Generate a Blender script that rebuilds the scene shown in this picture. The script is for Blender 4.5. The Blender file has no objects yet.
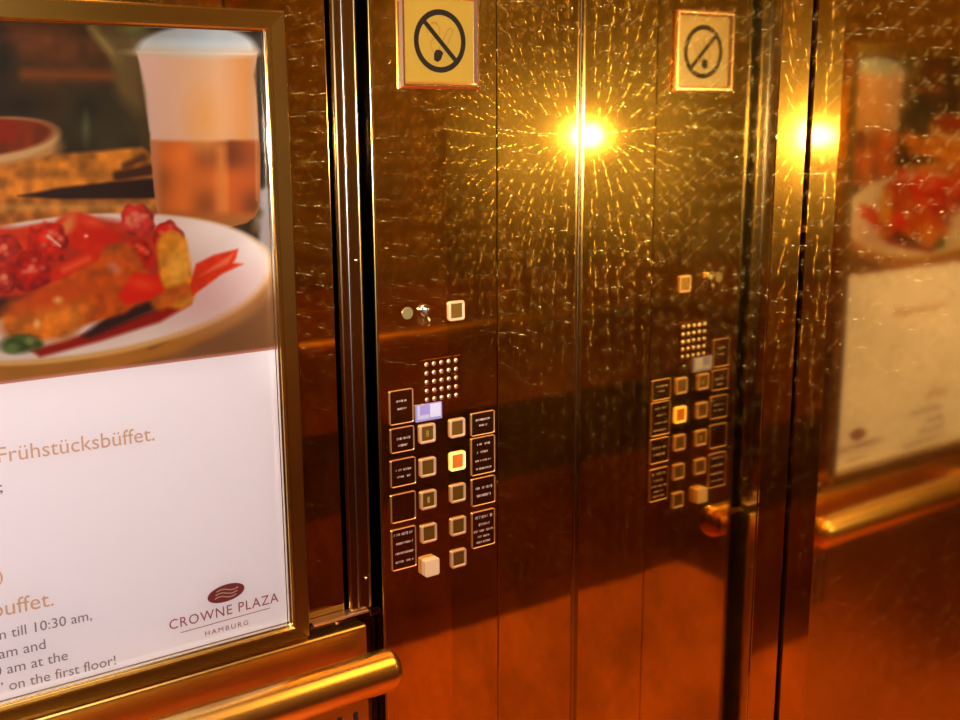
import bpy, bmesh, math, random
import numpy as np
from mathutils import Vector, Matrix
random.seed(7); rng = np.random.default_rng(7)
sc = bpy.context.scene
C = sc.collection
sc.view_settings.view_transform = 'Standard'
sc.view_settings.look = 'None'
sc.view_settings.exposure = 0.0
sc.cycles.sample_clamp_indirect = 30.0
sc.cycles.glossy_bounces = 8
sc.cycles.max_bounces = 10
sc.cycles.blur_glossy = 0.3

# ------------------------------------------------------------ colours
def lin(c):
    return tuple(((v/255)/12.92 if v/255 <= .04045 else ((v/255+.055)/1.055)**2.4) for v in c)

# ------------------------------------------------------------ materials
def new_mat(name):
    m = bpy.data.materials.new(name); m.use_nodes = True
    nt = m.node_tree; nt.nodes.clear()
    out = nt.nodes.new('ShaderNodeOutputMaterial')
    return m, nt, out
def L(nt, a, b): nt.links.new(a, b)
def principled(name, col, rough=.5, metal=0., emit=None, estr=0., coat=0., bump=0., bscale=200, var=0., vscale=30, spec=.5):
    m, nt, out = new_mat(name)
    p = nt.nodes.new('ShaderNodeBsdfPrincipled')
    p.inputs['Base Color'].default_value = (*col, 1); p.inputs['Roughness'].default_value = rough
    p.inputs['Metallic'].default_value = metal; p.inputs['Coat Weight'].default_value = coat
    p.inputs['Specular IOR Level'].default_value = spec
    if emit: p.inputs['Emission Color'].default_value = (*emit, 1); p.inputs['Emission Strength'].default_value = estr
    tc = nt.nodes.new('ShaderNodeTexCoord')
    if var:
        n = nt.nodes.new('ShaderNodeTexNoise'); n.inputs['Scale'].default_value = vscale; n.inputs['Detail'].default_value = 5
        L(nt, tc.outputs['Object'], n.inputs['Vector'])
        mr = nt.nodes.new('ShaderNodeMapRange'); mr.inputs['To Min'].default_value = 1-var; mr.inputs['To Max'].default_value = 1+var
        L(nt, n.outputs['Fac'], mr.inputs['Value'])
        mx = nt.nodes.new('ShaderNodeVectorMath'); mx.operation = 'SCALE'; mx.inputs[0].default_value = col
        L(nt, mr.outputs[0], mx.inputs['Scale']); L(nt, mx.outputs[0], p.inputs['Base Color'])
    if bump:
        n = nt.nodes.new('ShaderNodeTexNoise'); n.inputs['Scale'].default_value = bscale; n.inputs['Detail'].default_value = 4
        L(nt, tc.outputs['Object'], n.inputs['Vector'])
        b = nt.nodes.new('ShaderNodeBump'); b.inputs['Strength'].default_value = bump; b.inputs['Distance'].default_value = .001
        L(nt, n.outputs['Fac'], b.inputs['Height']); L(nt, b.outputs[0], p.inputs['Normal'])
    L(nt, p.outputs[0], out.inputs[0])
    return m

BRASS = (.78, .49, .13)
def swirl_brass(name, plane='XZ', swirl=.25, rough=.035, cell=.023, tint=BRASS, wave=.25, haze=.012, wear=.18, aniso=1.0, srough=.215):
    """polished brass sheet with overlapping circular polishing marks (engine turning)"""
    m, nt, out = new_mat(name)
    N = nt.nodes.new
    tc = N('ShaderNodeTexCoord'); sep = N('ShaderNodeSeparateXYZ'); L(nt, tc.outputs['Object'], sep.inputs[0])
    ax = 'X' if plane == 'XZ' else 'Y'
    def math_(op, a, b=None, c=None):
        n = N('ShaderNodeMath'); n.operation = op
        for i, v in enumerate((a, b, c)):
            if v is None: continue
            if isinstance(v, (int, float)): n.inputs[i].default_value = v
            else: L(nt, v, n.inputs[i])
        return n.outputs[0]
    u = math_('DIVIDE', sep.outputs[ax], cell); v = math_('DIVIDE', sep.outputs['Z'], cell)
    # slight irregularity of the rows, one value per cell
    fu = math_('FLOOR', u); fv = math_('FLOOR', v)
    cb = N('ShaderNodeCombineXYZ'); L(nt, fu, cb.inputs[0]); L(nt, fv, cb.inputs[1])
    wn = N('ShaderNodeTexWhiteNoise'); wn.noise_dimensions = '3D'; L(nt, cb.outputs[0], wn.inputs['Vector'])
    sw = N('ShaderNodeSeparateColor'); L(nt, wn.outputs['Color'], sw.inputs[0])
    du = math_('SUBTRACT', math_('SUBTRACT', math_('SUBTRACT', u, fu), .5), math_('MULTIPLY', math_('SUBTRACT', sw.outputs[0], .5), .55))
    dv = math_('SUBTRACT', math_('SUBTRACT', math_('SUBTRACT', v, fv), .5), math_('MULTIPLY', math_('SUBTRACT', sw.outputs[1], .5), .55))
    tg = N('ShaderNodeCombineXYZ')
    if plane == 'XZ':
        L(nt, math_('MULTIPLY', dv, -1.), tg.inputs[0]); L(nt, du, tg.inputs[2])
    else:
        L(nt, math_('MULTIPLY', dv, -1.), tg.inputs[1]); L(nt, du, tg.inputs[2])
    nrm = N('ShaderNodeVectorMath'); nrm.operation = 'NORMALIZE'; L(nt, tg.outputs[0], nrm.inputs[0])
    rad = math_('SQRT', math_('ADD', math_('MULTIPLY', du, du), math_('MULTIPLY', dv, dv)))
    # marks fade at the middle and the rim of each turned spot
    mk = N('ShaderNodeMapRange'); mk.interpolation_type = 'SMOOTHSTEP'
    mk.inputs['From Min'].default_value = .52; mk.inputs['From Max'].default_value = .30
    L(nt, rad, mk.inputs['Value'])
    # mark strength cut lower down to hold the flash glitter to the upper sheet
    hz = N('ShaderNodeMapRange'); hz.interpolation_type = 'SMOOTHSTEP'
    hz.inputs['From Min'].default_value = 1.08; hz.inputs['From Max'].default_value = 1.36
    hz.inputs['To Min'].default_value = .16; hz.inputs['To Max'].default_value = 1.
    L(nt, sep.outputs['Z'], hz.inputs['Value'])
    # surface tone (tarnish) variation
    no = N('ShaderNodeTexNoise'); no.inputs['Scale'].default_value = 7; no.inputs['Detail'].default_value = 6; no.inputs['Roughness'].default_value = .6
    L(nt, tc.outputs['Object'], no.inputs['Vector'])
    mr = N('ShaderNodeMapRange'); mr.inputs['To Min'].default_value = 1-wear*1.4; mr.inputs['To Max'].default_value = 1+wear
    mr.inputs['From Min'].default_value = .3; mr.inputs['From Max'].default_value = .7
    L(nt, no.outputs['Fac'], mr.inputs['Value'])
    col = N('ShaderNodeVectorMath'); col.operation = 'SCALE'; col.inputs[0].default_value = tint; L(nt, mr.outputs[0], col.inputs['Scale'])
    # slow undulation of the sheet + fine hairlines
    mp = N('ShaderNodeMapping'); mp.inputs['Scale'].default_value = (3.2, 3.2, 1.6); L(nt, tc.outputs['Object'], mp.inputs[0])
    n2 = N('ShaderNodeTexNoise'); n2.inputs['Scale'].default_value = 1.0; n2.inputs['Detail'].default_value = 1.5; L(nt, mp.outputs[0], n2.inputs['Vector'])
    b1 = N('ShaderNodeBump'); b1.inputs['Strength'].default_value = wave; b1.inputs['Distance'].default_value = .004; L(nt, n2.outputs['Fac'], b1.inputs['Height'])
    g0 = N('ShaderNodeBsdfAnisotropic'); g0.distribution = 'GGX'; g0.inputs['Roughness'].default_value = rough
    L(nt, col.outputs[0], g0.inputs['Color']); L(nt, b1.outputs[0], g0.inputs['Normal'])
    g1 = N('ShaderNodeBsdfAnisotropic'); g1.distribution = 'BECKMANN'; g1.inputs['Roughness'].default_value = srough
    g1.inputs['Anisotropy'].default_value = aniso
    L(nt, col.outputs[0], g1.inputs['Color']); L(nt, nrm.outputs[0], g1.inputs['Tangent'])
    g2 = N('ShaderNodeBsdfAnisotropic'); g2.distribution = 'BECKMANN'; g2.inputs['Roughness'].default_value = .30
    L(nt, col.outputs[0], g2.inputs['Color'])
    m1 = N('ShaderNodeMixShader'); L(nt, math_('MULTIPLY', math_('MULTIPLY', mk.outputs[0], hz.outputs[0]), swirl), m1.inputs[0]); L(nt, g0.outputs[0], m1.inputs[1]); L(nt, g1.outputs[0], m1.inputs[2])
    m2 = N('ShaderNodeMixShader'); m2.inputs[0].default_value = haze; L(nt, m1.outputs[0], m2.inputs[1]); L(nt, g2.outputs[0], m2.inputs[2])
    L(nt, m2.outputs[0], out.inputs[0])
    return m

M = {}
M['brass_wall'] = swirl_brass('swirl_polished_brass_side', 'XZ', .10)
M['brass_sheet'] = swirl_brass('swirl_polished_brass_sheet', 'XZ', .05)
M['brass_cop'] = swirl_brass('operating_panel_brass', 'XZ', .03)
M['brass_front'] = swirl_brass('swirl_polished_brass_front', 'YZ', .10, rough=.045, tint=(.66, .45, .12))
M['brass_door'] = swirl_brass('swirl_polished_brass_door', 'YZ', .075, wave=.3, rough=.06)
M['brass'] = principled('polished_brass', (.86, .50, .13), .13, 1., var=.08, vscale=12)
M['brass_rail'] = principled('handrail_brass', (.90, .56, .17), .25, 1., var=.08, vscale=20)
M['brass_frame'] = principled('frame_brass', (.66, .42, .10), .22, 1., var=.15, vscale=18)
M['brass_low'] = principled('lower_panel_brass', (.62, .40, .12), .28, 1., var=.2, vscale=9)
M['copper_edge'] = principled('satin_copper_bezel', (.66, .40, .23), .35, .35)
M['copper_lit'] = principled('lit_amber_bezel', (.9, .6, .2), .4, 0., emit=(1, .62, .14), estr=1.1)
M['lit_inner'] = principled('lit_orange_cap', (.5, .12, .02), .4, 0., emit=(1, .20, .01), estr=.12)
M['cap'] = principled('dark_brass_button_cap', (.17, .08, .010), .42, .5)
M['plate_rim'] = principled('thin_copper_rim', (.80, .48, .22), .30, .8)
M['numeral'] = principled('engraved_pale_numeral', (.5, .33, .12), .5, .4)
M['plate_dark'] = principled('dark_bronze_label_plate', (.42, .19, .07), .20, 1.)
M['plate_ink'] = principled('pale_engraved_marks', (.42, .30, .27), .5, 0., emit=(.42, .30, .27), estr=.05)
M['sign_rim'] = principled('copper_sign_rim', (.80, .46, .28), .24, 1.)
M['dull_rail'] = principled('dimmed_rail_brass', (.34, .18, .05), .45, 1.)  # darker than the near rail, to dim its band in the reflections
M['grey_bead'] = principled('grey_satin_bead', (.30, .23, .21), .24, 1.)
M['brass_bead'] = principled('dull_brass_bead', (.40, .26, .09), .22, 1.)
M['chrome'] = principled('chrome', (.85, .80, .72), .12, 1.)
M['satin'] = principled('satin_steel', (.80, .60, .46), .35, 1.)
M['cream_btn'] = principled('cream_push_cap', (.78, .55, .38), .4, 0.)
M['disp_a'] = principled('lavender_display_glass', (.18, .15, .35), .3, 0., emit=(.35, .27, .55), estr=.36)
M['disp_b'] = principled('bright_display_segment', (.3, .3, .4), .3, 0., emit=(.62, .52, .72), estr=.5)
M['disp_c'] = principled('dim_display_segment', (.3, .3, .4), .3, 0., emit=(.40, .32, .58), estr=.4)
M['hole'] = principled('speaker_dark', (.02, .012, .008), .6)
M['black'] = principled('black_ink', (.008, .004, .003), .7, spec=.1)
M['thin_ink'] = principled('brown_ink', (.16, .06, .01), .6)
M['sign_plate'] = principled('gold_sign_plate', lin((128, 96, 25)), .45, .0, var=.06, vscale=30)
M['groove'] = principled('dark_bronze_groove', (.12, .09, .06), .13, 1.)
M['silver_strip'] = principled('grey_satin_brass_strip', (.42, .27, .13), .16, 1., var=.2, vscale=10)
M['paper'] = principled('poster_paper', (.93, .85, .92), .6, 0., spec=.2)
M['ink_grey'] = principled('grey_print', lin((138, 118, 122)), .7)
M['ink_tan'] = principled('tan_print', lin((214, 168, 140)), .7)
M['ink_red'] = principled('maroon_print', lin((160, 66, 70)), .7)
M['ink_oval'] = principled('maroon_oval_print', lin((128, 40, 40)), .7)
M['ink_wave'] = principled('pale_wave_print', lin((220, 170, 150)), .7)
M['carpet'] = principled('red_carpet', (.80, .26, .07), .95, 0., bump=.6, bscale=400, var=.3, vscale=60)
M['wood_low'] = principled('red_cherry_wainscot', (.13, .04, .012), .45, 0., var=.12, vscale=3)
M['wood_dark'] = principled('dark_walnut_band', (.035, .016, .008), .4, 0., var=.2, vscale=5)
M['wood_up'] = principled('olive_bronze_panel', (.11, .075, .022), .45, 0., var=.35, vscale=2.2)
M['wood_mid'] = principled('brown_veneer_panel', (.17, .062, .014), .45, 0., var=.35, vscale=3)
M['ceiling'] = principled('ceiling_white', (.45, .36, .24), .7)
M['lamp'] = principled('lamp_glow', (1, .8, .5), .5, 0., emit=(1, .78, .45), estr=9.)

# glass pane: clear with a weak sheen
gm, nt, out = new_mat('clear_glass_pane')
tr = nt.nodes.new('ShaderNodeBsdfTransparent'); gl = nt.nodes.new('ShaderNodeBsdfAnisotropic'); gl.inputs['Roughness'].default_value = .04
fr = nt.nodes.new('ShaderNodeFresnel'); fr.inputs['IOR'].default_value = 1.35; geo = nt.nodes.new('ShaderNodeNewGeometry'); L(nt, geo.outputs['Normal'], fr.inputs['Normal'])
mx = nt.nodes.new('ShaderNodeMixShader'); L(nt, fr.outputs[0], mx.inputs[0]); L(nt, tr.outputs[0], mx.inputs[1]); L(nt, gl.outputs[0], mx.inputs[2]); L(nt, mx.outputs[0], out.inputs[0])
M['glass'] = gm

# poster picture: colour attribute painted on a fine mesh
pm, nt, out = new_mat('printed_breakfast_picture')
p = nt.nodes.new('ShaderNodeBsdfPrincipled'); p.inputs['Roughness'].default_value = .6; p.inputs['Specular IOR Level'].default_value = .2
at = nt.nodes.new('ShaderNodeAttribute'); at.attribute_name = 'print'
L(nt, at.outputs['Color'], p.inputs['Base Color']); L(nt, p.outputs[0], out.inputs[0])
M['picture'] = pm

# ------------------------------------------------------------ mesh helpers
def box_bm(bm, x0, x1, y0, y1, z0, z1, bevel=0., seg=2):
    b = bmesh.new()
    bmesh.ops.create_cube(b, size=1)
    for v in b.verts:
        v.co = Vector(((x0+x1)/2+v.co.x*(x1-x0), (y0+y1)/2+v.co.y*(y1-y0), (z0+z1)/2+v.co.z*(z1-z0)))
    if bevel:
        bmesh.ops.bevel(b, geom=list(b.edges), offset=bevel, segments=seg, profile=.5, affect='EDGES')
    merge(bm, b)
def merge(bm, b):
    me = bpy.data.meshes.new('t'); b.to_mesh(me); b.free(); bm.from_mesh(me); bpy.data.meshes.remove(me)
def cyl_bm(bm, c, axis, r, h, seg=24, r2=None, bevel=0.):
    b = bmesh.new()
    bmesh.ops.create_cone(b, cap_ends=True, segments=seg, radius1=r, radius2=r if r2 is None else r2, depth=h)
    if bevel:
        es = [e for e in b.edges if len(e.link_faces) == 2 and any(len(f.verts) > 4 for f in e.link_faces)]
        bmesh.ops.bevel(b, geom=es, offset=bevel, segments=3, affect='EDGES')
    rot = Vector((0, 0, 1)).rotation_difference(Vector(axis)).to_matrix().to_4x4()
    bmesh.ops.transform(b, matrix=Matrix.Translation(c) @ rot, verts=b.verts)
    merge(bm, b)
def obj(name, bm, mat, parent=None, smooth=False, loc=None):
    me = bpy.data.meshes.new(name); bm.to_mesh(me); bm.free()
    for m in (mat if isinstance(mat, list) else [mat]): me.materials.append(m)
    if smooth:
        for f in me.polygons: f.use_smooth = True
        me.set_sharp_from_angle(angle=math.radians(40))
    o = bpy.data.objects.new(name, me); C.objects.link(o)
    if loc is not None:          # put the origin at loc, keep the shape where it is
        me.transform(Matrix.Translation(-Vector(loc))); o.location = loc
    if parent: o.parent = parent; o.location = Vector(o.location) - world_loc(parent)
    return o
def world_loc(o):
    v = Vector(o.location)
    while o.parent: o = o.parent; v = v + Vector(o.location)
    return v
def thing(name, label, cat, loc=(0, 0, 0), group=None):
    o = bpy.data.objects.new(name, None); C.objects.link(o); o.location = loc; o.empty_display_size = .05
    o['label'] = label; o['category'] = cat
    if group: o['group'] = group
    return o
def tag(o, label, cat, group=None):
    o['label'] = label; o['category'] = cat
    if group: o['group'] = group
    return o
def struct(name, bm, mat, smooth=False):
    o = obj(name, bm, mat, smooth=smooth); o['kind'] = 'structure'; return o
def bx(*a, **k):
    bm = bmesh.new(); box_bm(bm, *a, **k); return bm

# ------------------------------------------------------------ the lift car (side wall at Y=1.05, door wall at X=.862)
YW, XJ, XD, YJ = 1.05, .862, .9095, .7505
XB, YR, ZC = -.80, -.42, 2.30
struct('floor', bx(XB-.1, 1.0, YR-.1, 1.2, -.05, 0), M['carpet'])
struct('ceiling', bx(XB-.1, 1.0, YR-.1, 1.2, ZC, ZC+.05), M['ceiling'])
struct('wall_left', bx(XB-.05, 1.0, 1.085, 1.12, 0, ZC), M['groove'])
# cladding sheets of the side wall
struct('trim_1', bx(XB, .5315, 1.056, 1.085, .908, ZC, bevel=.0012), M['brass_sheet'])        # sheet behind the frame
struct('trim_31', bx(.5342, .5600, 1.0535, 1.085, .908, ZC), M['groove'])
struct('trim_2', bx(.5340, .5605, 1.046, 1.0535, .908, ZC, bevel=.002), M['silver_strip'])    # narrow strip between grooves
struct('trim_3', bx(XB, .5490, 1.036, 1.085, 0.0, .8935, bevel=.004, seg=3), M['brass_low'])      # raised lower sheet
struct('trim_32', bx(.5765, .5795, 1.053, 1.085, 0.0, ZC), M['groove'])
b = bmesh.new(); cyl_bm(b, (.5781, 1.0500, ZC/2), (0, 0, 1), .0019, ZC, 20); struct('trim_5', b, M['brass_bead'], smooth=True)                # bright lip beside the panel
struct('trim_6', bx(.7405, XJ, YW, 1.085, 0.0, ZC, bevel=.0006), M['brass_wall'])                 # corner sheet
# bottom rail under the narrow strip with a small bright lip
struct('trim_33', bx(XB, .4785, 1.044, 1.085, .8935, .8990), M['brass_low'])
b = bmesh.new(); box_bm(b, .4850, .5540, 1.0400, 1.056, .9055, .9085, bevel=.0008); struct('trim_7', b, M['satin'])
struct('trim_30', bx(.4850, .5600, 1.0495, 1.085, .8935, .9035), M['groove'])
b = bmesh.new(); box_bm(b, .5605, .5760, 1.066, 1.085, .0, .902, bevel=.001)
box_bm(b, .5600, .5735, 1.050, 1.085, .895, .904, bevel=.001); struct('trim_8', b, M['groove'])
b = bmesh.new(); cyl_bm(b, (.5445, 1.0462, (ZC+.91)/2), (0, 0, 1), .0019, ZC-.91, 20); struct('trim_9', b, M['grey_bead'], smooth=True)
b = bmesh.new(); cyl_bm(b, (.5588, 1.0462, (ZC+.91)/2), (0, 0, 1), .0017, ZC-.91, 20); struct('trim_10', b, M['brass_bead'], smooth=True)

# door wall: return sheet, reveal and sliding door
struct('wall_front', bx(XJ, XD-.004, YJ, 1.085, 0, ZC, bevel=.0012), M['brass_front'])
b = bmesh.new(); box_bm(b, XJ-.004, XJ+.001, YW-.0035, YW+.002, 0, ZC, bevel=.001, seg=3); struct('trim_11', b, M['silver_strip'])
b = bmesh.new(); box_bm(b, XJ+.001, XD-.0045, YJ-.0012, YJ+.002, 0, ZC); struct('trim_12', b, M['brass_wall'])
struct('door_1', bx(XD, XD+.035, -.16, YJ+.04, .01, ZC), M['brass_door'])
struct('wall_door_side', bx(XJ, XD-.004, YR, -.16, 0, ZC, bevel=.0012), M['wood_mid'])
# opposite walls, seen only as reflections
def panelled(name, ax, w, z0, z1, mat, thick=.03):
    if ax == 'X': b = bx(w-thick, w, YR, 1.085, z0, z1)
    else: b = bx(XB, .905, w-thick, w, z0, z1)
    return struct(name, b, mat)
panelled('wall_back', 'X', XB, 0, ZC, M['wood_mid'], .06)
panelled('wall_right', 'Y', YR, 0, ZC, M['wood_mid'], .06)
n = 13
for ax, w in (('X', XB+.012), ('Y', YR+.012)):
    for z0, z1, mt in ((.10, .43, 'wood_low'), (.43, .66, 'wood_dark'), (.66, .98, 'wood_mid'), (1.05, 2.2, 'wood_up')):
        panelled('trim_%d' % n, ax, w, z0, z1, M[mt], .012); n += 1

# ------------------------------------------------------------ framed display
FX0, FX1, FI0, FI1 = .020, .4785, .043, .4585
FZ0, FZ1, GI0, GI1 = .8990, 1.5565, .9150, 1.5370
frame = thing('poster_display_case', 'polished brass frame with mitred corners around the breakfast poster', 'frame', (FX0, 1.05, FZ0))
def moulding(p0, p1, q0, q1, parent, name='frame_rail'):
    """mitred rail; p outer edge line, q inner edge line (x,z)"""
    b = bmesh.new()
    yb, yf = 1.0555, 1.033
    prof = [(0, yb), (0, yf+.005), (.06, yf+.0015), (.14, yf), (.80, yf+.001), (.92, yf+.001), (1, yf+.003), (1, yb-.004)]
    ring0 = [b.verts.new((p0[0]+(q0[0]-p0[0])*t, y, p0[1]+(q0[1]-p0[1])*t)) for t, y in prof]
    ring1 = [b.verts.new((p1[0]+(q1[0]-p1[0])*t, y, p1[1]+(q1[1]-p1[1])*t)) for t, y in prof]
    for i in range(len(prof)):
        j = (i+1) % len(prof)
        b.faces.new((ring0[i], ring0[j], ring1[j], ring1[i]))
    b.faces.new(ring0); b.faces.new(ring1[::-1])
    bmesh.ops.recalc_face_normals(b, faces=b.faces)
    return obj(name, b, M['brass_frame'], parent, smooth=False)
o4 = [(FX0, FZ0), (FX1, FZ0), (FX1, FZ1), (FX0, FZ1)]; i4 = [(FI0, GI0), (FI1, GI0), (FI1, GI1), (FI0, GI1)]
for k in range(4): moulding(o4[k], o4[(k+1) % 4], i4[k], i4[(k+1) % 4], frame)
# thin chrome inner lip
b = bmesh.new()
t = .0015
box_bm(b, FI1-t, FI1, 1.041, 1.0455, GI0, GI1, bevel=.0006); box_bm(b, FI0, FI0+t, 1.041, 1.0455, GI0, GI1, bevel=.0006)
box_bm(b, FI0+t, FI1-t, 1.041, 1.0455, GI0, GI0+t, bevel=.0006); box_bm(b, FI0+t, FI1-t, 1.041, 1.0455, GI1-t, GI1, bevel=.0006)
obj('inner_lip', b, M['chrome'], frame)
b = bmesh.new()
b.faces.new([b.verts.new(v) for v in ((FI0, 1.0462, GI0), (FI1, 1.0462, GI0), (FI1, 1.0462, GI1), (FI0, 1.0462, GI1))])
obj('glass_pane', b, M['glass'], frame)

# ------------------------------------------------------------ camera numbers (also used to lay out the print)
CAM = np.array([0, 0, 1.45]); F = 1108.94
a_, t_, r_ = math.radians(55.7536), math.radians(12.1536), math.radians(-.3268)
fw = np.array([math.cos(a_)*math.cos(t_), math.sin(a_)*math.cos(t_), -math.sin(t_)])
rt = np.array([math.sin(a_), -math.cos(a_), 0.]); up = np.cross(rt, fw)
Rv = math.cos(r_)*rt+math.sin(r_)*up; Uv = -math.sin(r_)*rt+math.cos(r_)*up

# ------------------------------------------------------------ poster
PX0, PX1, PZ0, PZ1, PB = .0435, .4580, .9155, 1.5365, 1.2200
poster = thing('poster', 'breakfast buffet poster with food photograph above white text area behind glass', 'poster', (PX0, 1.05, PZ0))
NX, NZ = 400, 310
xs = np.linspace(PX0, PX1, NX); zs = np.linspace(PB, PZ1, NZ)
Xg, Zg = np.meshgrid(xs, zs)
P = np.stack([Xg-CAM[0], np.full_like(Xg, 1.0495), Zg-CAM[2]], -1)
dd = P@fw
U = 480+F*(P@Rv)/dd; V = 360-F*(P@Uv)/dd          # print coordinates of the picture
col = np.zeros(U.shape+(3,)); col[:] = (62, 42, 18)
def sm(d, s): return np.clip(.5-d/(2*s), 0, 1)
def paint(mask, c, tex=None):
    global col
    c = np.array(c, float)
    if tex is not None: c = c*tex[..., None]
    col = col*(1-mask[..., None])+c*mask[..., None]
def ell(cx, cy, rx, ry, ang=0, s=1.5):
    a = math.radians(ang); dx, dy = U-cx, V-cy
    x = dx*math.cos(a)+dy*math.sin(a); y = -dx*math.sin(a)+dy*math.cos(a)
    k = np.sqrt((x/rx)**2+(y/ry)**2)
    return sm((k-1)*min(rx, ry), s)
def pol(pts, s=1.5):
    d = np.full(U.shape, 1e9); ins = np.zeros(U.shape, bool)
    n = len(pts)
    for i in range(n):
        x0, y0 = pts[i]; x1, y1 = pts[(i+1) % n]
        ex, ey = x1-x0, y1-y0
        t = np.clip(((U-x0)*ex+(V-y0)*ey)/(ex*ex+ey*ey+1e-9), 0, 1)
        d = np.minimum(d, np.hypot(U-x0-t*ex, V-y0-t*ey))
        cr = ((y0 > V) != (y1 > V)) & (U < (x1-x0)*(V-y0)/((y1-y0) if y1 != y0 else 1e-9)+x0)
        ins ^= cr
    return sm(np.where(ins, -d, d), s)
def cap(x0, y0, x1, y1, r0, r1=None, s=1.5):
    r1 = r0 if r1 is None else r1
    ex, ey = x1-x0, y1-y0
    t = np.clip(((U-x0)*ex+(V-y0)*ey)/(ex*ex+ey*ey), 0, 1)
    return sm(np.hypot(U-x0-t*ex, V-y0-t*ey)-(r0+(r1-r0)*t), s)
def noise(scale, amp, seed):
    g = np.random.default_rng(seed); w, h = int(700/scale)+3, int(500/scale)+3
    G = g.random((h, w)); fx = np.clip((U+250)/scale, 0, w-2.01); fy = np.clip((V+60)/scale, 0, h-2.01)
    ix, iy = fx.astype(int), fy.astype(int); tx, ty = fx-ix, fy-iy; tx = tx*tx*(3-2*tx); ty = ty*ty*(3-2*ty)
    v = (G[iy, ix]*(1-tx)+G[iy, ix+1]*tx)*(1-ty)+(G[iy+1, ix]*(1-tx)+G[iy+1, ix+1]*tx)*ty
    return 1+amp*(v-.5)*2
n8, n4, n20 = noise(9, .25, 1), noise(4.5, .22, 2), noise(24, .3, 3)
n8, n4 = 1+(n8-1)*.55, 1+(n4-1)*.25; spk = n8*n4
# background
paint(np.ones(U.shape), (58, 38, 17), n20)
paint(ell(70, 45, 60, 38, 0, 26), (88, 50, 20), n8)
paint(ell(35, 42, 32, 14, 15, 9), (112, 58, 22), n8)
paint(cap(25, 74, 112, 76, 5, 5, 5), (128, 66, 24))
paint(cap(-120, 55, -20, 60, 16, 16, 18), (100, 62, 28))
paint(pol([(88, 22), (140, 22), (150, 150), (100, 140), (116, 80), (112, 55)], 9), (104, 80, 42))
paint(cap(92, 28, 118, 60, 4, 4, 4), (150, 122, 66)); paint(cap(118, 60, 128, 100, 5, 5, 6), (112, 86, 44))
paint(ell(135, 28, 12, 6, 0, 5), (120, 120, 60))
paint(pol([(62, 85), (108, 88), (145, 120), (148, 152), (50, 158)], 9), (54, 43, 24), n20)
paint(ell(86, 128, 3.5, 14, 0, 3), (86, 84, 56))
paint(ell(20, 105, 30, 12, 0, 10), (40, 28, 14)); paint(ell(2, 60, 12, 22, 0, 8), (38, 26, 14))
# bowl
paint(ell(-14, 150, 74, 26, -3, 3), (196, 140, 84)); paint(ell(-14, 141, 74, 23, -6, 1.5), (214, 168, 116))
paint(ell(-14, 138, 69, 18, -6, 2), (128, 48, 16), n8); paint(ell(0, 131, 20, 11, 0, 4), (146, 36, 10))
paint(ell(-40, 133, 16, 11, 0, 4), (160, 44, 16))
# bread
paint(pol([(-200, 178), (0, 166), (58, 154), (110, 150), (142, 147), (153, 156), (158, 190), (150, 230), (-200, 260)], 2.5), (198, 120, 44), spk*n8)
paint(pol([(18, 196), (60, 188), (118, 181), (160, 178), (160, 199), (60, 200)], 2), (48, 25, 18))
paint(cap(118, 176, 150, 170, 5, 6, 3), (70, 36, 16)); paint(cap(125, 166, 143, 158, 3, 4, 3), (92, 50, 20)); paint(ell(152, 186, 9, 6, 0, 3), (44, 22, 14))
paint(pol([(-200, 196), (20, 200), (160, 199), (160, 235), (-200, 240)], 2.5), (176, 102, 40), spk*n8)
paint(cap(0, 208, 150, 206, 3, 3, 4), (206, 142, 70), spk)
paint(pol([(-200, 150), (-60, 158), (-80, 235), (-200, 240)], 6), (120, 70, 30), spk)
# latte glass
body = pol([(137, 52), (141, 66), (146, 92), (150, 130), (154, 180), (157, 206), (160, 215), (168, 221), (180, 225), (205, 228), (230, 226), (246, 222), (254, 216), (258, 207), (259, 190), (259, 150), (256, 100), (253, 75), (257, 52)], 1.6)
paint(pol([(248, 24), (280, 24), (280, 190), (256, 190), (256, 80), (260, 52)], 2), (36, 26, 20))
paint(ell(262, 60, 5, 30, 0, 4), (58, 50, 40)); paint(cap(264, 120, 266, 150, 2.5, 2.5, 3), (110, 96, 88))
paint(pol([(258, 190), (285, 180), (285, 360), (262, 360)], 3), (150, 136, 136))
paint(cap(258, 214, 256, 228, 5, 5, 3), (96, 74, 44))
paint(body, (222, 172, 132))
paint(body*sm(U-172, 26), (226, 184, 168)); paint(body*sm(232-U, 14), (204, 136, 78)); paint(body*sm(250-U, 4), (186, 140, 104))
paint(body*sm(141-V, 2.5), (188, 98, 42), n20); paint(body*sm(141-V, 2.5)*sm(228-U, 3), (156, 74, 32), n20)
paint(body*sm(141-V, 2.5)*cap(221, 150, 222, 215, 4, 4, 5), (206, 124, 62)); paint(body*sm(141-V, 2.5)*sm(U-159, 5), (202, 128, 84))
paint(body*sm(213-V, 4), (170, 96, 46)); paint(body*sm(222-V, 3), (150, 100, 54))
paint(body*ell(205, 118, 14, 22, 0, 14), (224, 160, 96))
foam = ell(196, 51, 60, 25, -1, 2)*sm(V-53, 3)
paint(foam, (204, 202, 200), noise(14, .06, 9)); paint(ell(196, 52, 59, 6.5, 0, 2.5), (214, 184, 156))
paint(cap(137, 52, 255, 54, .9, .9, 1)*.6, (240, 214, 190)); paint(ell(196, 42, 36, 9, 0, 8), (196, 206, 214))
paint(cap(139, 56, 150, 130, 1, 1, 1.2)*.5, (236, 206, 190)); paint(cap(255, 56, 257, 200, 1, 1, 1.2)*.5, (200, 150, 110))
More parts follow.
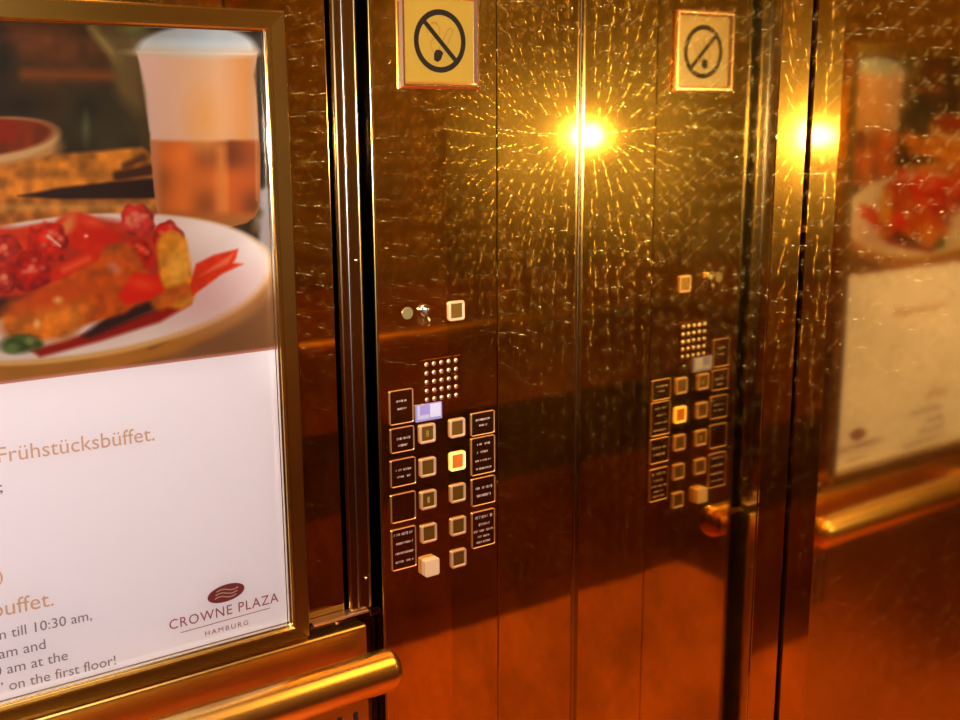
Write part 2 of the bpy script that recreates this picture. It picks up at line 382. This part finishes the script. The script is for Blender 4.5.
# table below the plate
paint(sm((300-V)-(U-60)*.0, 6)*sm(-(U+400), 5), (170, 108, 50), n20)
paint(pol([(258, 300), (285, 285), (285, 360), (150, 370)], 6), (140, 92, 56))
# plate
paint(ell(62, 303, 214, 73, -8, 2.5), (176, 112, 44), noise(30, .1, 5)); paint(cap(150, 348, 186, 330, 1, 1, 3), (120, 76, 34))
paint(pol([(258, 220), (285, 200), (285, 300), (270, 262)], 5), (156, 138, 134))
paint(ell(60, 290, 214, 72, -7, 1.6), (226, 172, 104)); paint(ell(60, 287, 211, 69.5, -7, 1.8), (236, 214, 206), noise(30, .04, 6))
paint(ell(66, 292, 172, 50, -7, 10)*.6, (224, 190, 186)); paint(ell(215, 300, 40, 22, -25, 16)*.6, (226, 176, 176))
# sauce and shadow under the food
paint(pol([(30, 350), (60, 342), (120, 322), (165, 305), (192, 292), (191, 304), (160, 322), (100, 341), (40, 357)], 2.5), (150, 26, 14))
paint(pol([(82, 336), (108, 315), (135, 300), (160, 296), (160, 308), (120, 325), (90, 338)], 3), (52, 22, 18))
paint(pol([(0, 292), (40, 292), (70, 280), (80, 270), (60, 300), (10, 318), (-10, 320)], 3), (40, 20, 10))
# raspberries, strawberries
def berry(x, y, r, c=(196, 50, 34), k=1):
    c = np.array(c, float)
    wob = noise(7, .17, int(x*7+y)+4000)-1
    kk = np.hypot((U-x)/r, (V-y)/(r*.95))+wob
    m = sm((kk-1)*r, 1.6)
    paint(m, c*.80, noise(6, .3, int(x*3+y)+5000)); paint(sm((np.hypot((U-x+.12*r)/r, (V-y+.15*r)/r)+wob-.62)*r, r*.35), c*1.06, noise(5, .22, int(x*5+y)+6000))
    g = np.random.default_rng(int(x+300))
    for _ in range(int(7*k)):
        an, rr = g.random()*6.28, r*.65*g.random()
        paint(ell(x+rr*math.cos(an), y-3+rr*math.sin(an)*.8, 2.2, 1.8, 0, 2.2)*.7, (240, 140, 110))
paint(pol([(-30, 226), (20, 228), (60, 222), (100, 218), (150, 226), (182, 236), (186, 262), (150, 300), (90, 290), (40, 296), (-30, 300)], 4), (186, 52, 30), n8)
for x, y, r in ((-120, 262, 24), (-80, 268, 26), (-40, 262, 26), (-95, 235, 20), (-55, 232, 22)): berry(x, y, r)
paint(pol([(-30, 240), (0, 233), (40, 224), (60, 232), (50, 262), (-30, 265)], 2), (214, 58, 26), n8)
berry(4, 250, 17); paint(ell(82, 232, 27, 18, 18, 2), (212, 44, 22), n4); paint(ell(68, 225, 6, 13, 25, 4), (226, 128, 70))
paint(cap(96, 232, 118, 242, 9, 6, 2.5), (206, 40, 20)); paint(ell(86, 236, 2, 1.6, 0, 1), (250, 190, 160)); paint(ell(92, 222, 10, 4, 15, 4), (232, 84, 50))
berry(49, 243, 21, (204, 40, 24), 1.4); berry(4, 280, 14); berry(30, 272, 21, (192, 32, 22), 1.4); paint(cap(48, 236, 60, 246, 1.2, 1, 1.2), (250, 196, 180))
paint(cap(60, 274, 92, 257, 9, 8, 2), (216, 46, 20)); paint(cap(64, 270, 88, 259, 3, 3, 3), (236, 92, 50))
berry(168, 236, 15, (204, 40, 26)); berry(138, 256, 16, (216, 38, 20), .7); berry(137, 221, 18, (214, 60, 48), 2.4)
# rolls
paint(cap(172, 246, 178, 292, 15, 17, 2.5), (222, 142, 44), spk); paint(ell(178, 268, 9, 15, 10, 6), (236, 170, 70), n4)
paint(cap(160, 300, 186, 290, 10, 7, 3), (190, 92, 30), spk)
paint(cap(120, 262, 134, 288, 20, 18, 3), (176, 78, 24), spk); paint(cap(28, 320, 112, 286, 21, 30, 2.5), (200, 84, 20), spk)
paint(cap(20, 322, 60, 320, 20, 20, 6), (204, 110, 34), spk*n8); paint(ell(66, 312, 22, 14, -15, 9), (220, 124, 40), spk); paint(ell(52, 298, 40, 9, -14, 7), (206, 76, 22))
paint(ell(114, 268, 7, 5, 30, 3), (196, 110, 80), spk); paint(ell(58, 300, 4, 3, 0, 3), (246, 180, 110)); paint(ell(37, 324, 3, 4, 0, 2), (246, 190, 110))
paint(pol([(118, 296), (134, 272), (158, 276), (165, 290), (150, 300), (126, 305)], 2.5), (222, 40, 14)); paint(ell(142, 284, 12, 5, 10, 4), (238, 70, 40))
# leafy slices at the right of the plate
paint(pol([(190, 284), (196, 264), (214, 255), (238, 249), (236, 258), (233, 263), (243, 264), (222, 274), (192, 296)], 1.6), (216, 56, 28), n4)
paint(pol([(200, 276), (222, 260), (234, 253), (228, 264)], 2), (236, 110, 76))
# garnish
paint(ell(20, 344, 20, 9, -6, 3), (62, 72, 26), n4); paint(ell(12, 348, 7, 5, 0, 2.5), (98, 118, 56)); paint(ell(30, 341, 7, 4, 20, 2), (120, 132, 74)); paint(ell(20, 338, 5, 3, 0, 2), (70, 96, 30)); paint(ell(38, 345, 5, 4, 0, 2), (70, 82, 30))
# lower edge of the picture shades to pink
paint(sm((Zg-PB-.0025), .0018), (226, 150, 140))
col = np.clip(col, 0, 255)/255
lc = np.where(col <= .04045, col/12.92, ((col+.055)/1.055)**2.4)
lum = lc.mean(-1, keepdims=True); lc = np.clip((lum+(lc-lum)*1.04)*.75, 0, .95)
verts = np.stack([Xg, np.full_like(Xg, 1.0495), Zg], -1).reshape(-1, 3)-np.array([PX0, 1.05, PZ0])
idx = np.arange(NX*NZ).reshape(NZ, NX)
faces = np.stack([idx[:-1, :-1], idx[:-1, 1:], idx[1:, 1:], idx[1:, :-1]], -1).reshape(-1, 4)
me = bpy.data.meshes.new('printed_picture')
me.from_pydata(verts.tolist(), [], faces.tolist())
ca = me.color_attributes.new('print', 'FLOAT_COLOR', 'POINT')
ca.data.foreach_set('color', np.concatenate([lc.reshape(-1, 3), np.ones((NX*NZ, 1))], 1).astype(np.float32).ravel())
me.materials.append(M['picture'])
po = bpy.data.objects.new('printed_picture', me); C.objects.link(po); po.parent = poster
obj('paper_sheet', bx(PX0, PX1, 1.0500, 1.0512, PZ0, PZ1), M['paper'], poster)

# lettering
def text_mesh(s, mat, x0, x1, z, y, parent, name, spacing=1., shear=0., bold=0., height=None, dz=0., facing='Y'):
    cu = bpy.data.curves.new(name, 'FONT'); cu.body = s; cu.size = 1; cu.space_character = spacing; cu.offset = bold; cu.resolution_u = 3
    to = bpy.data.objects.new('tmp', cu); C.objects.link(to)
    dg = bpy.context.evaluated_depsgraph_get(); dg.update()
    me = bpy.data.meshes.new_from_object(to.evaluated_get(dg))
    bpy.data.objects.remove(to)
    co = np.zeros(len(me.vertices)*3); me.vertices.foreach_get('co', co); co = co.reshape(-1, 3)
    mn, mxx = co[:, 0].min(), co[:, 0].max(); k = (x1-x0)/(mxx-mn)
    kz = k if height is None else height/.7
    new = np.stack([x0+(co[:, 0]-mn)*k, np.full(len(co), y), z+co[:, 1]*kz+dz*(co[:, 0]-mn)*k], -1)
    wl = np.array(world_loc(parent)); new -= wl
    me.vertices.foreach_set('co', new.ravel()); me.update()
    me.materials.clear(); me.materials.append(mat)
    o = bpy.data.objects.new(name, me); C.objects.link(o); o.parent = parent
    return o
YT = 1.0493
text_mesh('Frühstücksbüffet.', M['ink_tan'], .1820, .3265, 1.1475, YT, poster, 'lettering', dz=-.02)
text_mesh(';', M['ink_grey'], .1805, .1835, 1.1195, YT, poster, 'lettering', height=.011)
text_mesh(')', M['ink_tan'], .1715, .1760, 1.0340, YT, poster, 'lettering', height=.012)
text_mesh('buffet.', M['ink_tan'], .1640, .2186, 1.0000, YT, poster, 'lettering', dz=-.03)
text_mesh('n till 10:30 am,', M['ink_grey'], .1680, .2525, .9770, YT, poster, 'lettering', dz=-.03)
text_mesh('am and', M['ink_grey'], .1655, .2076, .9580, YT, poster, 'lettering', dz=-.03)
text_mesh('0 am at the', M['ink_grey'], .1600, .2269, .9415, YT, poster, 'lettering', dz=-.03)
text_mesh('s” on the first floor!', M['ink_grey'], .1560, .2720, .9245, YT, poster, 'lettering', dz=-.03)
text_mesh('CROWNE PLAZA', M['ink_red'], .3281, .4485, .9425, YT, poster, 'logo_lettering', spacing=1.12, height=.0108)
text_mesh('HAMBURG', M['ink_red'], .3650, .4127, .9255, YT, poster, 'logo_lettering', spacing=1.35, height=.0052)
b = bmesh.new()
vs = [b.verts.new(v) for v in ((.3392, YT, .9360), (.4386, YT, .9372), (.4386, YT, .9380), (.3392, YT, .9368))]; b.faces.new(vs)
obj('logo_rule', b, M['ink_red'], poster)
def disc(cx, cz, rx, rz, y, ang=0., seg=40):
    b = bmesh.new(); a = math.radians(ang)
    vs = []
    for i in range(seg):
        t = 2*math.pi*i/seg; x, z = rx*math.cos(t), rz*math.sin(t)
        vs.append(b.verts.new((cx+x*math.cos(a)-z*math.sin(a), y, cz+x*math.sin(a)+z*math.cos(a))))
    b.faces.new(vs); return b
ov = obj('logo_oval', disc(.3903, .9672, .0205, .0095, YT, 4), M['ink_oval'], poster)
def stroke(bm, pts, w, y):
    for i in range(len(pts)-1):
        (x0, z0), (x1, z1) = pts[i], pts[i+1]; dx, dz = x1-x0, z1-z0; l = math.hypot(dx, dz) or 1; nx, nz = -dz/l*w/2, dx/l*w/2
        e = .15*w; ex, ez = dx/l*e, dz/l*e
        bm.faces.new([bm.verts.new(v) for v in ((x0-nx-ex, y, z0-nz-ez), (x1-nx+ex, y, z1-nz+ez), (x1+nx+ex, y, z1+nz+ez), (x0+nx-ex, y, z0+nz-ez))])
b = bmesh.new()
for q in (-1, 0, 1):
    stroke(b, [(.3903-.0115+.0235*i/14+q*.0012, .9672+q*.0037+.0013*math.sin(2*math.pi*i/14)) for i in range(15)], .0014, YT-.0002)
obj('logo_waves', b, M['ink_wave'], ov)

# ------------------------------------------------------------ handrail
rail = thing('handrail', 'round polished brass handrail with domed end below the poster', 'handrail', (.53, .97, .8795))
def tube_bm(x0, x1, y, z, r, dome=True, seg=32):
    b = bmesh.new()
    prof = [(x0, r)]
    if dome:
        prof += [(x1-.014*(1-math.sin(math.radians(q))), r*(.35+.65*math.cos(math.radians(q)))) for q in (0, 12, 24, 36, 48, 60, 72, 82, 90)]+[(x1+.0004, .0001)]
    else: prof.append((x1, r))
    rings = [[b.verts.new((px, y+pr*math.cos(2*math.pi*k/seg), z+pr*math.sin(2*math.pi*k/seg))) for k in range(seg)] for px, pr in prof]
    for i in range(len(rings)-1):
        for k in range(seg): b.faces.new((rings[i][k], rings[i][(k+1) % seg], rings[i+1][(k+1) % seg], rings[i+1][k]))
    b.faces.new(rings[0][::-1]); bmesh.ops.recalc_face_normals(b, faces=b.faces)
    return b
obj('rail_tube', tube_bm(XB+.02, .5590, .988, .8590, .0235), M['brass_rail'], rail, smooth=True)
for x in (-.45, .12):
    b = bmesh.new(); cyl_bm(b, (x, 1.010, .840), (0, 1, 0), .008, .05, 20); cyl_bm(b, (x, .988, .842), (0, 0, 1), .008, .022, 20); cyl_bm(b, (x, 1.032, .840), (0, 1, 0), .024, .007, 28, bevel=.002)
    obj('bracket', b, M['brass'], rail, smooth=True)
# rails on the opposite walls (seen reflected)
b = bmesh.new(); cyl_bm(b, (XB+.075, .28, .905), (0, 1, 0), .0195, 1.25, 28, bevel=.005)
for y in (-.2, .75): cyl_bm(b, (XB+.038, y, .895), (1, 0, 0), .008, .08, 16)
tag(obj('handrail', b, M['dull_rail'], smooth=True, loc=(XB+.075, .28, .905)), 'brass handrail on the rear wall, seen only in reflection', 'handrail')
b = bmesh.new(); cyl_bm(b, (.02, YR+.075, .905), (1, 0, 0), .0195, 1.35, 28, bevel=.005)
for x in (-.45, .5): cyl_bm(b, (x, YR+.038, .895), (0, 1, 0), .008, .08, 16)
tag(obj('handrail', b, M['dull_rail'], smooth=True, loc=(.02, YR+.075, .905)), 'brass handrail on the wall facing the buttons, seen only in reflection', 'handrail')

# louvred vent plate low on the raised sheet under the rail
vent = thing('vent_plate', 'small slotted brass vent plate just below the handrail end', 'vent', (.50, 1.036, .75))
obj('face_plate', bx(.462, .545, 1.0335, 1.036, .70, .8120, bevel=.0008), M['brass_low'], vent)
for x in (.470, .488, .506, .526):
    obj('slot', bx(x, x+.006, 1.0328, 1.0338, .715, .792, bevel=.0004), M['hole'], vent)
# screws
for (x, z, y, lab) in ((.5540, 1.3060, 1.046, 'tiny bright screw head high on the narrow strip left of the button panel'),
                       (.5540, .9450, 1.046, 'tiny bright screw head low on the narrow strip left of the button panel'),
                       (.5170, .8985, 1.0495, 'tiny screw head under the bright ledge right of the poster frame')):
    b = bmesh.new(); cyl_bm(b, (x, y-.0012, z), (0, 1, 0), .0018, .0024, 16, bevel=.0006)
    tag(obj('screw', b, M['chrome'], smooth=True, loc=(x, y, z)), lab, 'screw')

# ------------------------------------------------------------ no smoking sign
SX0, SX1, SZ0, SZ1 = .6125, .7145, 1.4845, 1.5850
sign = thing('no_smoking_sign', 'square gold no smoking sign with pink copper rim above the buttons', 'sign', (SX0, YW, SZ0))
fwid = .0072
def sq(x0, x1, z0, z1): return [(x0, z0), (x1, z0), (x1, z1), (x0, z1)]
O = sq(SX0, SX1, SZ0, SZ1); I = sq(SX0+fwid, SX1-fwid, SZ0+fwid, SZ1-fwid)
for k in range(4):
    b = bmesh.new(); prof = [(0, 1.0496), (0, 1.0465), (.35, 1.0440), (.65, 1.0440), (1, 1.0475), (1, 1.0492)]
    p0, p1, q0, q1 = O[k], O[(k+1) % 4], I[k], I[(k+1) % 4]
    r0 = [b.verts.new((p0[0]+(q0[0]-p0[0])*t, y, p0[1]+(q0[1]-p0[1])*t)) for t, y in prof]
    r1 = [b.verts.new((p1[0]+(q1[0]-p1[0])*t, y, p1[1]+(q1[1]-p1[1])*t)) for t, y in prof]
    for i in range(len(prof)):
        j = (i+1) % len(prof); b.faces.new((r0[i], r0[j], r1[j], r1[i]))
    b.faces.new(r0); b.faces.new(r1[::-1]); bmesh.ops.recalc_face_normals(b, faces=b.faces)
    obj('frame_strip', b, M['sign_rim'], sign)
obj('sign_plate', bx(SX0+.004, SX1-.004, 1.0482, 1.0495, SZ0+.004, SZ1-.004), M['sign_plate'], sign)
cx, cz, ro, ri = .6638, 1.5345, .0330, .0270
YS = 1.0479
b = bmesh.new(); seg = 64
for i in range(seg):
    t0, t1 = 2*math.pi*i/seg, 2*math.pi*(i+1)/seg
    b.faces.new([b.verts.new((cx+r*math.cos(t), YS, cz+r*math.sin(t))) for r, t in ((ri, t0), (ro, t0), (ro, t1), (ri, t1))])
k = .0300*math.cos(math.radians(45))
stroke(b, [(cx-k, cz+k), (cx+k, cz-k)], .0052, YS-.0001)
obj('prohibition_ring', b, M['black'], sign)
b = bmesh.new()
def pp(u, v): return (cx+u*.001, cz+v*.001)     # millimetres from the ring's centre
ux, uz = .5, .866
# cigarette outline, lower left to upper right, with burning tip
stroke(b, [pp(-1.5, -8.5), pp(9.5, 11), pp(11.5, 13.2), pp(14, 14), pp(16, 12.5), pp(16, 9.5), pp(5, -11)], .0010, YS)
stroke(b, [pp(-3, 17), pp(-8, 19), pp(-13, 16), pp(-17, 8)], .0008, YS); stroke(b, [pp(-10, 19.5), pp(-4, 18.5), pp(0, 13), pp(-1, 6), pp(-7, 3), pp(-12, -1), pp(-11, -8), pp(-7, -12)], .0008, YS)
obj('cigarette_outline', b, M['thin_ink'], sign)
b = bmesh.new()
b.faces.new([b.verts.new((*pp(u, v)[:1], YS, pp(u, v)[1])) for u, v in ((-8, -13), (-5, -9), (0, -9), (4, -12), (1, -19), (-3, -22), (-8, -20))])
obj('burning_tip', b, M['black'], sign)

# ------------------------------------------------------------ car operating panel
cop = thing('elevator_button_panel', 'tall brass elevator button panel with two columns of square floor buttons', 'button panel', (.66, YW, 0))
obj('face_plate', bx(.5800, .7395, YW, 1.085, 0.005, ZC-.005, bevel=.0008), M['brass_cop'], cop)
def rrect(hx, hz, r, seg=4):
    pts = []
    for sx, sz, a0 in ((1, 1, 0), (-1, 1, 90), (-1, -1, 180), (1, -1, 270)):
        for i in range(seg+1):
            a = math.radians(a0+90*i/seg); pts.append((sx*(hx-r)+r*math.cos(a), sz*(hz-r)+r*math.sin(a)))
    return pts
def bezel_bm(hx, hz, w, y0, y1, r=.003):
    """raised rounded square ring; y0 wall side, y1 front"""
    b = bmesh.new()
    def ring(d, y, rr): return [b.verts.new((x, y, z)) for x, z in rrect(hx-d, hz-d, max(rr, .0004))]
    R_ = [ring(0, y0, r), ring(0, y1+.0006, r), ring(.0006, y1, r-.0005), ring(w-.0008, y1, r-w*.7), ring(w, y1+.0008, r-w*.8), ring(w, y0, r-w*.8)]
    n = len(R_[0])
    for i in range(len(R_)-1):
        for k in range(n): b.faces.new((R_[i][k], R_[i][(k+1) % n], R_[i+1][(k+1) % n], R_[i+1][k]))
    bmesh.ops.recalc_face_normals(b, faces=b.faces)
    return b
def capbm(hx, hz, y0, y1, r=.0015):
    b = bmesh.new()
    o_ = rrect(hx, hz, r); i_ = rrect(hx-.0006, hz-.0006, r)
    A = [b.verts.new((x, y0, z)) for x, z in o_]; B = [b.verts.new((x, y1+.0005, z)) for x, z in o_]; D_ = [b.verts.new((x, y1, z)) for x, z in i_]
    n = len(A)
    for P_, Q in ((A, B), (B, D_)):
        for k in range(n): b.faces.new((P_[k], P_[(k+1) % n], Q[(k+1) % n], Q[k]))
    b.faces.new(D_); b.faces.new(A[::-1]); bmesh.ops.recalc_face_normals(b, faces=b.faces)
    return b
def place(o, x, z, parent): o.parent = parent; o.location = Vector((x, YW, z))-world_loc(parent) if parent is cop else Vector((0, 0, 0))
bez_me = obj('tmpb', bezel_bm(.0107, .0113, .0030, 0.001, -.0030), M['copper_edge']); cap_me = obj('tmpc', capbm(.0078, .0084, .001, -.0015), M['cap'])
def button(x, z, num=None, lit=False, label=None):
    bz = bez_me.copy(); C.objects.link(bz); bz.name = 'floor_button'
    if lit:
        bz.data = bez_me.data.copy(); bz.data.materials[0] = M['copper_lit']
    bz.parent = cop; bz.location = Vector((x, YW, z))-world_loc(cop)
    cp = cap_me.copy(); C.objects.link(cp); cp.name = 'button_cap'; cp.parent = bz; cp.location = (0, 0, 0)
    if lit: cp.data = cap_me.data.copy(); cp.data.materials[0] = M['lit_inner']
    if label: bz['label'] = label
    if num is not None:
        w = .0032*len(num)
        b = bmesh.new()
        text_mesh(num, M['numeral'], x-w/2, x+w/2, z-.0038, YW-.0017, bz, 'numeral', height=.0076)
    return bz
XL, XR = .6402, .6812
ZL = [1.0998, 1.0594, 1.0199, .9786, .9378]
for z, nm in zip(ZL[:4], ('8', '6', '4', '2')): button(XL, z, nm if nm in '8' else '1' if nm == '4' else None)
for i, z in enumerate(ZL): button(XR, z, None, lit=(i == 1), label='square floor button with glowing amber rim' if i == 1 else None)
key_z = 1.2385
b0 = button(.6818, key_z, None, label='single square button beside the key switch')
bpy.data.objects.remove(bez_me); bpy.data.objects.remove(cap_me)
# protruding cream push cap at the foot of the left column
e = obj('push_button', capbm(.0098, .0105, .001, -.0085, .0025), M['cream_btn'], None, smooth=False); e.parent = cop; e.location = Vector((XL, YW, .9378))-world_loc(cop)
e['label'] = 'protruding plain cream button at the foot of the left column'
# speaker grille: 5 x 5 drilled dots
sp = obj('speaker_grille', bx(.6355, .6870, YW-.0006, YW+.0008, 1.1345, 1.1860, bevel=.0003), M['brass_cop'], cop)
b = bmesh.new()
bmesh.ops.create_uvsphere(b, u_segments=12, v_segments=8, radius=.0028)
for v in b.verts: v.co.y *= .55
hole = obj('tmp', b, M['satin'], smooth=True)
for i in range(5):
    for j in range(5):
        h = hole.copy(); C.objects.link(h); h.name = 'speaker_stud'; h.parent = sp
        h.location = Vector((.6408+i*.0100, YW-.0006, 1.1392+j*.0103))
bpy.data.objects.remove(hole)
# display
dp = obj('floor_display', bx(.6252, .6602, YW-.0022, YW, 1.1150, 1.1350, bevel=.0006), M['disp_a'], cop)
b = bmesh.new(); box_bm(b, .6438, .6580, YW-.0028, YW-.002, 1.1185, 1.1340); obj('lit_segment', b, M['disp_b'], dp)
b = bmesh.new(); box_bm(b, .6270, .6425, YW-.0027, YW-.002, 1.1180, 1.1225); box_bm(b, .6270, .6300, YW-.0027, YW-.002, 1.1225, 1.1345); obj('lit_segment', b, M['disp_c'], dp)
# label plates: bright raised rim, dark field, lines of small worn marks
def plate(x0, x1, z0, z1, lines, rim='copper_edge', seed=0, top=True):
    hx, hz = (x1-x0)/2, (z1-z0)/2
    o = obj('label_plate', capbm(hx-.0008, hz-.0008, .0008, -.0008, .0012), M['plate_dark']); o.parent = cop; o.location = Vector(((x0+x1)/2, YW, (z0+z1)/2))-world_loc(cop)
    r = obj('rim', bezel_bm(hx, hz, .0009, .0008, -.0020, .0022), M['plate_rim']); r.parent = o; r.location = (0, 0, 0)
    g = random.Random(seed)
    if lines:
        b = bmesh.new()
        for (v, wd, hh) in lines:
            x = -wd*hx
            while x < wd*hx:
                w = g.uniform(.0008, .0017); hz_ = hh*g.uniform(.65, 1.)
                if g.random() > .16:
                    if g.random() < .5: box_bm(b, x, x+w, -.0013, -.0009, v*hz-hz_, v*hz+hz_)
                    else:
                        box_bm(b, x, x+w*.35, -.0013, -.0009, v*hz-hz_, v*hz+hz_); box_bm(b, x, x+w, -.0013, -.0009, v*hz+hz_*.5, v*hz+hz_)
                x += w+.0004
        mk = obj('engraved_marks', b, M['plate_ink']); mk.parent = o; mk.location = (0, 0, 0)
    return o
plate(.5915, .6222, 1.1165, 1.1560, [(.35, .4, .0012), (-.1, .35, .0012)], seed=1)['label'] = 'unlit dark label plate, tallest of the left column'
plate(.5918, .6226, 1.0835, 1.1125, [(.1, .6, .0014), (-.45, .35, .0013)], seed=2)
plate(.5912, .6238, 1.0430, 1.0755, [(.2, .6, .0013), (-.3, .5, .0012)], seed=3)
plate(.5905, .6230, 1.0003, 1.0345, [], seed=4)['label'] = 'blank label plate'
plate(.5900, .6225, .9425, .9925, [(.72, .8, .0017), (.28, .75, .0014), (-.2, .8, .0013), (-.62, .7, .0013)], seed=5)
plate(.7010, .7345, 1.0855, 1.1135, [(.35, .6, .0013), (-.15, .3, .0012)], seed=6)
plate(.7008, .7350, 1.0365, 1.0830, [(.62, .5, .0014), (.2, .5, .0014), (-.25, .65, .0013), (-.68, .6, .0013)], seed=7)
plate(.7010, .7350, .9980, 1.0325, [(.25, .75, .0017), (-.3, .55, .0018)], seed=8)
plate(.7010, .7345, .9445, .9905, [(.66, .8, .0020), (.25, .5, .0017), (-.1, .85, .0015), (-.42, .5, .0014), (-.72, .6, .0013)], seed=9)
# key switch with key, round indicator
b = bmesh.new(); cyl_bm(b, (0, -.0015, 0), (0, 1, 0), .0075, .005, 28, bevel=.0015); ks = obj('key_switch', b, M['chrome'], smooth=True); ks.parent = cop; ks.location = Vector((.6392, YW, 1.2435))-world_loc(cop)
b = bmesh.new(); box_bm(b, -.0012, .0012, -.009, -.003, -.010, .003, bevel=.0006); cyl_bm(b, (0, -.0065, -.0125), (1, 0, .0), .0062, .0022, 20, bevel=.0006); k_ = obj('key', b, M['chrome'], smooth=True); k_.parent = ks
b = bmesh.new(); cyl_bm(b, (0, -.0004, 0), (0, 1, 0), .0070, .0016, 28, bevel=.0005); ri_ = obj('indicator_lens', b, principled('dull_olive_lens', (.32, .24, .10), .25, .6), smooth=True); ri_.parent = cop; ri_.location = Vector((.6175, YW, 1.2420))-world_loc(cop)

# ------------------------------------------------------------ ceiling downlights and an added area light
for i, (x, y) in enumerate(((-.35, .0), (-.35, .62), (.35, .0), (.35, .62))):
    t = thing('ceiling_downlight', 'round warm ceiling downlight with brass ring', 'ceiling light', (x, y, ZC), 'ceiling downlights')
    b = bmesh.new(); cyl_bm(b, (x, y, ZC-.004), (0, 0, 1), .062, .008, 36, bevel=.002); obj('ring', b, M['brass'], t, smooth=True)
    b = bmesh.new(); cyl_bm(b, (x, y, ZC-.0095), (0, 0, 1), .048, .003, 32); obj('diffuser', b, M['lamp'], t)
def area(name, loc, size, sizey, power, colr, target):
    ld = bpy.data.lights.new(name, 'AREA'); ld.shape = 'RECTANGLE'; ld.size = size; ld.size_y = sizey; ld.energy = power; ld.color = colr
    o = bpy.data.objects.new(name, ld); C.objects.link(o); o.location = loc
    o.rotation_euler = (Vector(target)-Vector(loc)).to_track_quat('-Z', 'Y').to_euler(); return o
area('ceiling_glow', (.0, .30, 2.27), 1.3, 1.0, 24, (1, .84, .64), (.0, .31, 0))  # soft light added below the ceiling, with no fixture of its own

# ------------------------------------------------------------ camera, its flash and an added spot
cd = bpy.data.cameras.new('camera'); cam = bpy.data.objects.new('camera', cd); C.objects.link(cam)
cd.sensor_fit = 'HORIZONTAL'; cd.sensor_width = 36; cd.lens = F*36/960; cd.clip_start = .01
m = Matrix(((Rv[0], Uv[0], -fw[0]), (Rv[1], Uv[1], -fw[1]), (Rv[2], Uv[2], -fw[2]))).to_4x4()
m.translation = Vector((0, 0, 1.45)); cam.matrix_world = m
sc.camera = cam
fl = bpy.data.lights.new('camera_flash', 'SPOT'); fl.energy = 29; fl.shadow_soft_size = .006; fl.spot_size = math.radians(120); fl.spot_blend = .6; fl.color = (1, .95, .88)
fo = bpy.data.objects.new('camera_flash', fl); C.objects.link(fo); fm = m.copy(); fm.translation = Vector(CAM-.023*rt)+Vector((0, 0, -.036)); fo.matrix_world = fm
hs = bpy.data.lights.new('added_starburst_spot', 'SPOT'); hs.energy = 135; hs.shadow_soft_size = .006; hs.spot_size = math.radians(42); hs.spot_blend = 1.; hs.color = (.95, .97, .95)  # narrow spot added at the flash to strengthen the corner starburst
ho = bpy.data.objects.new('added_starburst_spot', hs); C.objects.link(ho); ho.location = fm.translation
ho.rotation_euler = (Vector((XJ, YW, 1.43))-ho.location).to_track_quat('-Z', 'Y').to_euler()
w = bpy.data.worlds.new('world'); sc.world = w; w.use_nodes = True
w.node_tree.nodes['Background'].inputs[0].default_value = (.05, .03, .015, 1); w.node_tree.nodes['Background'].inputs[1].default_value = .2
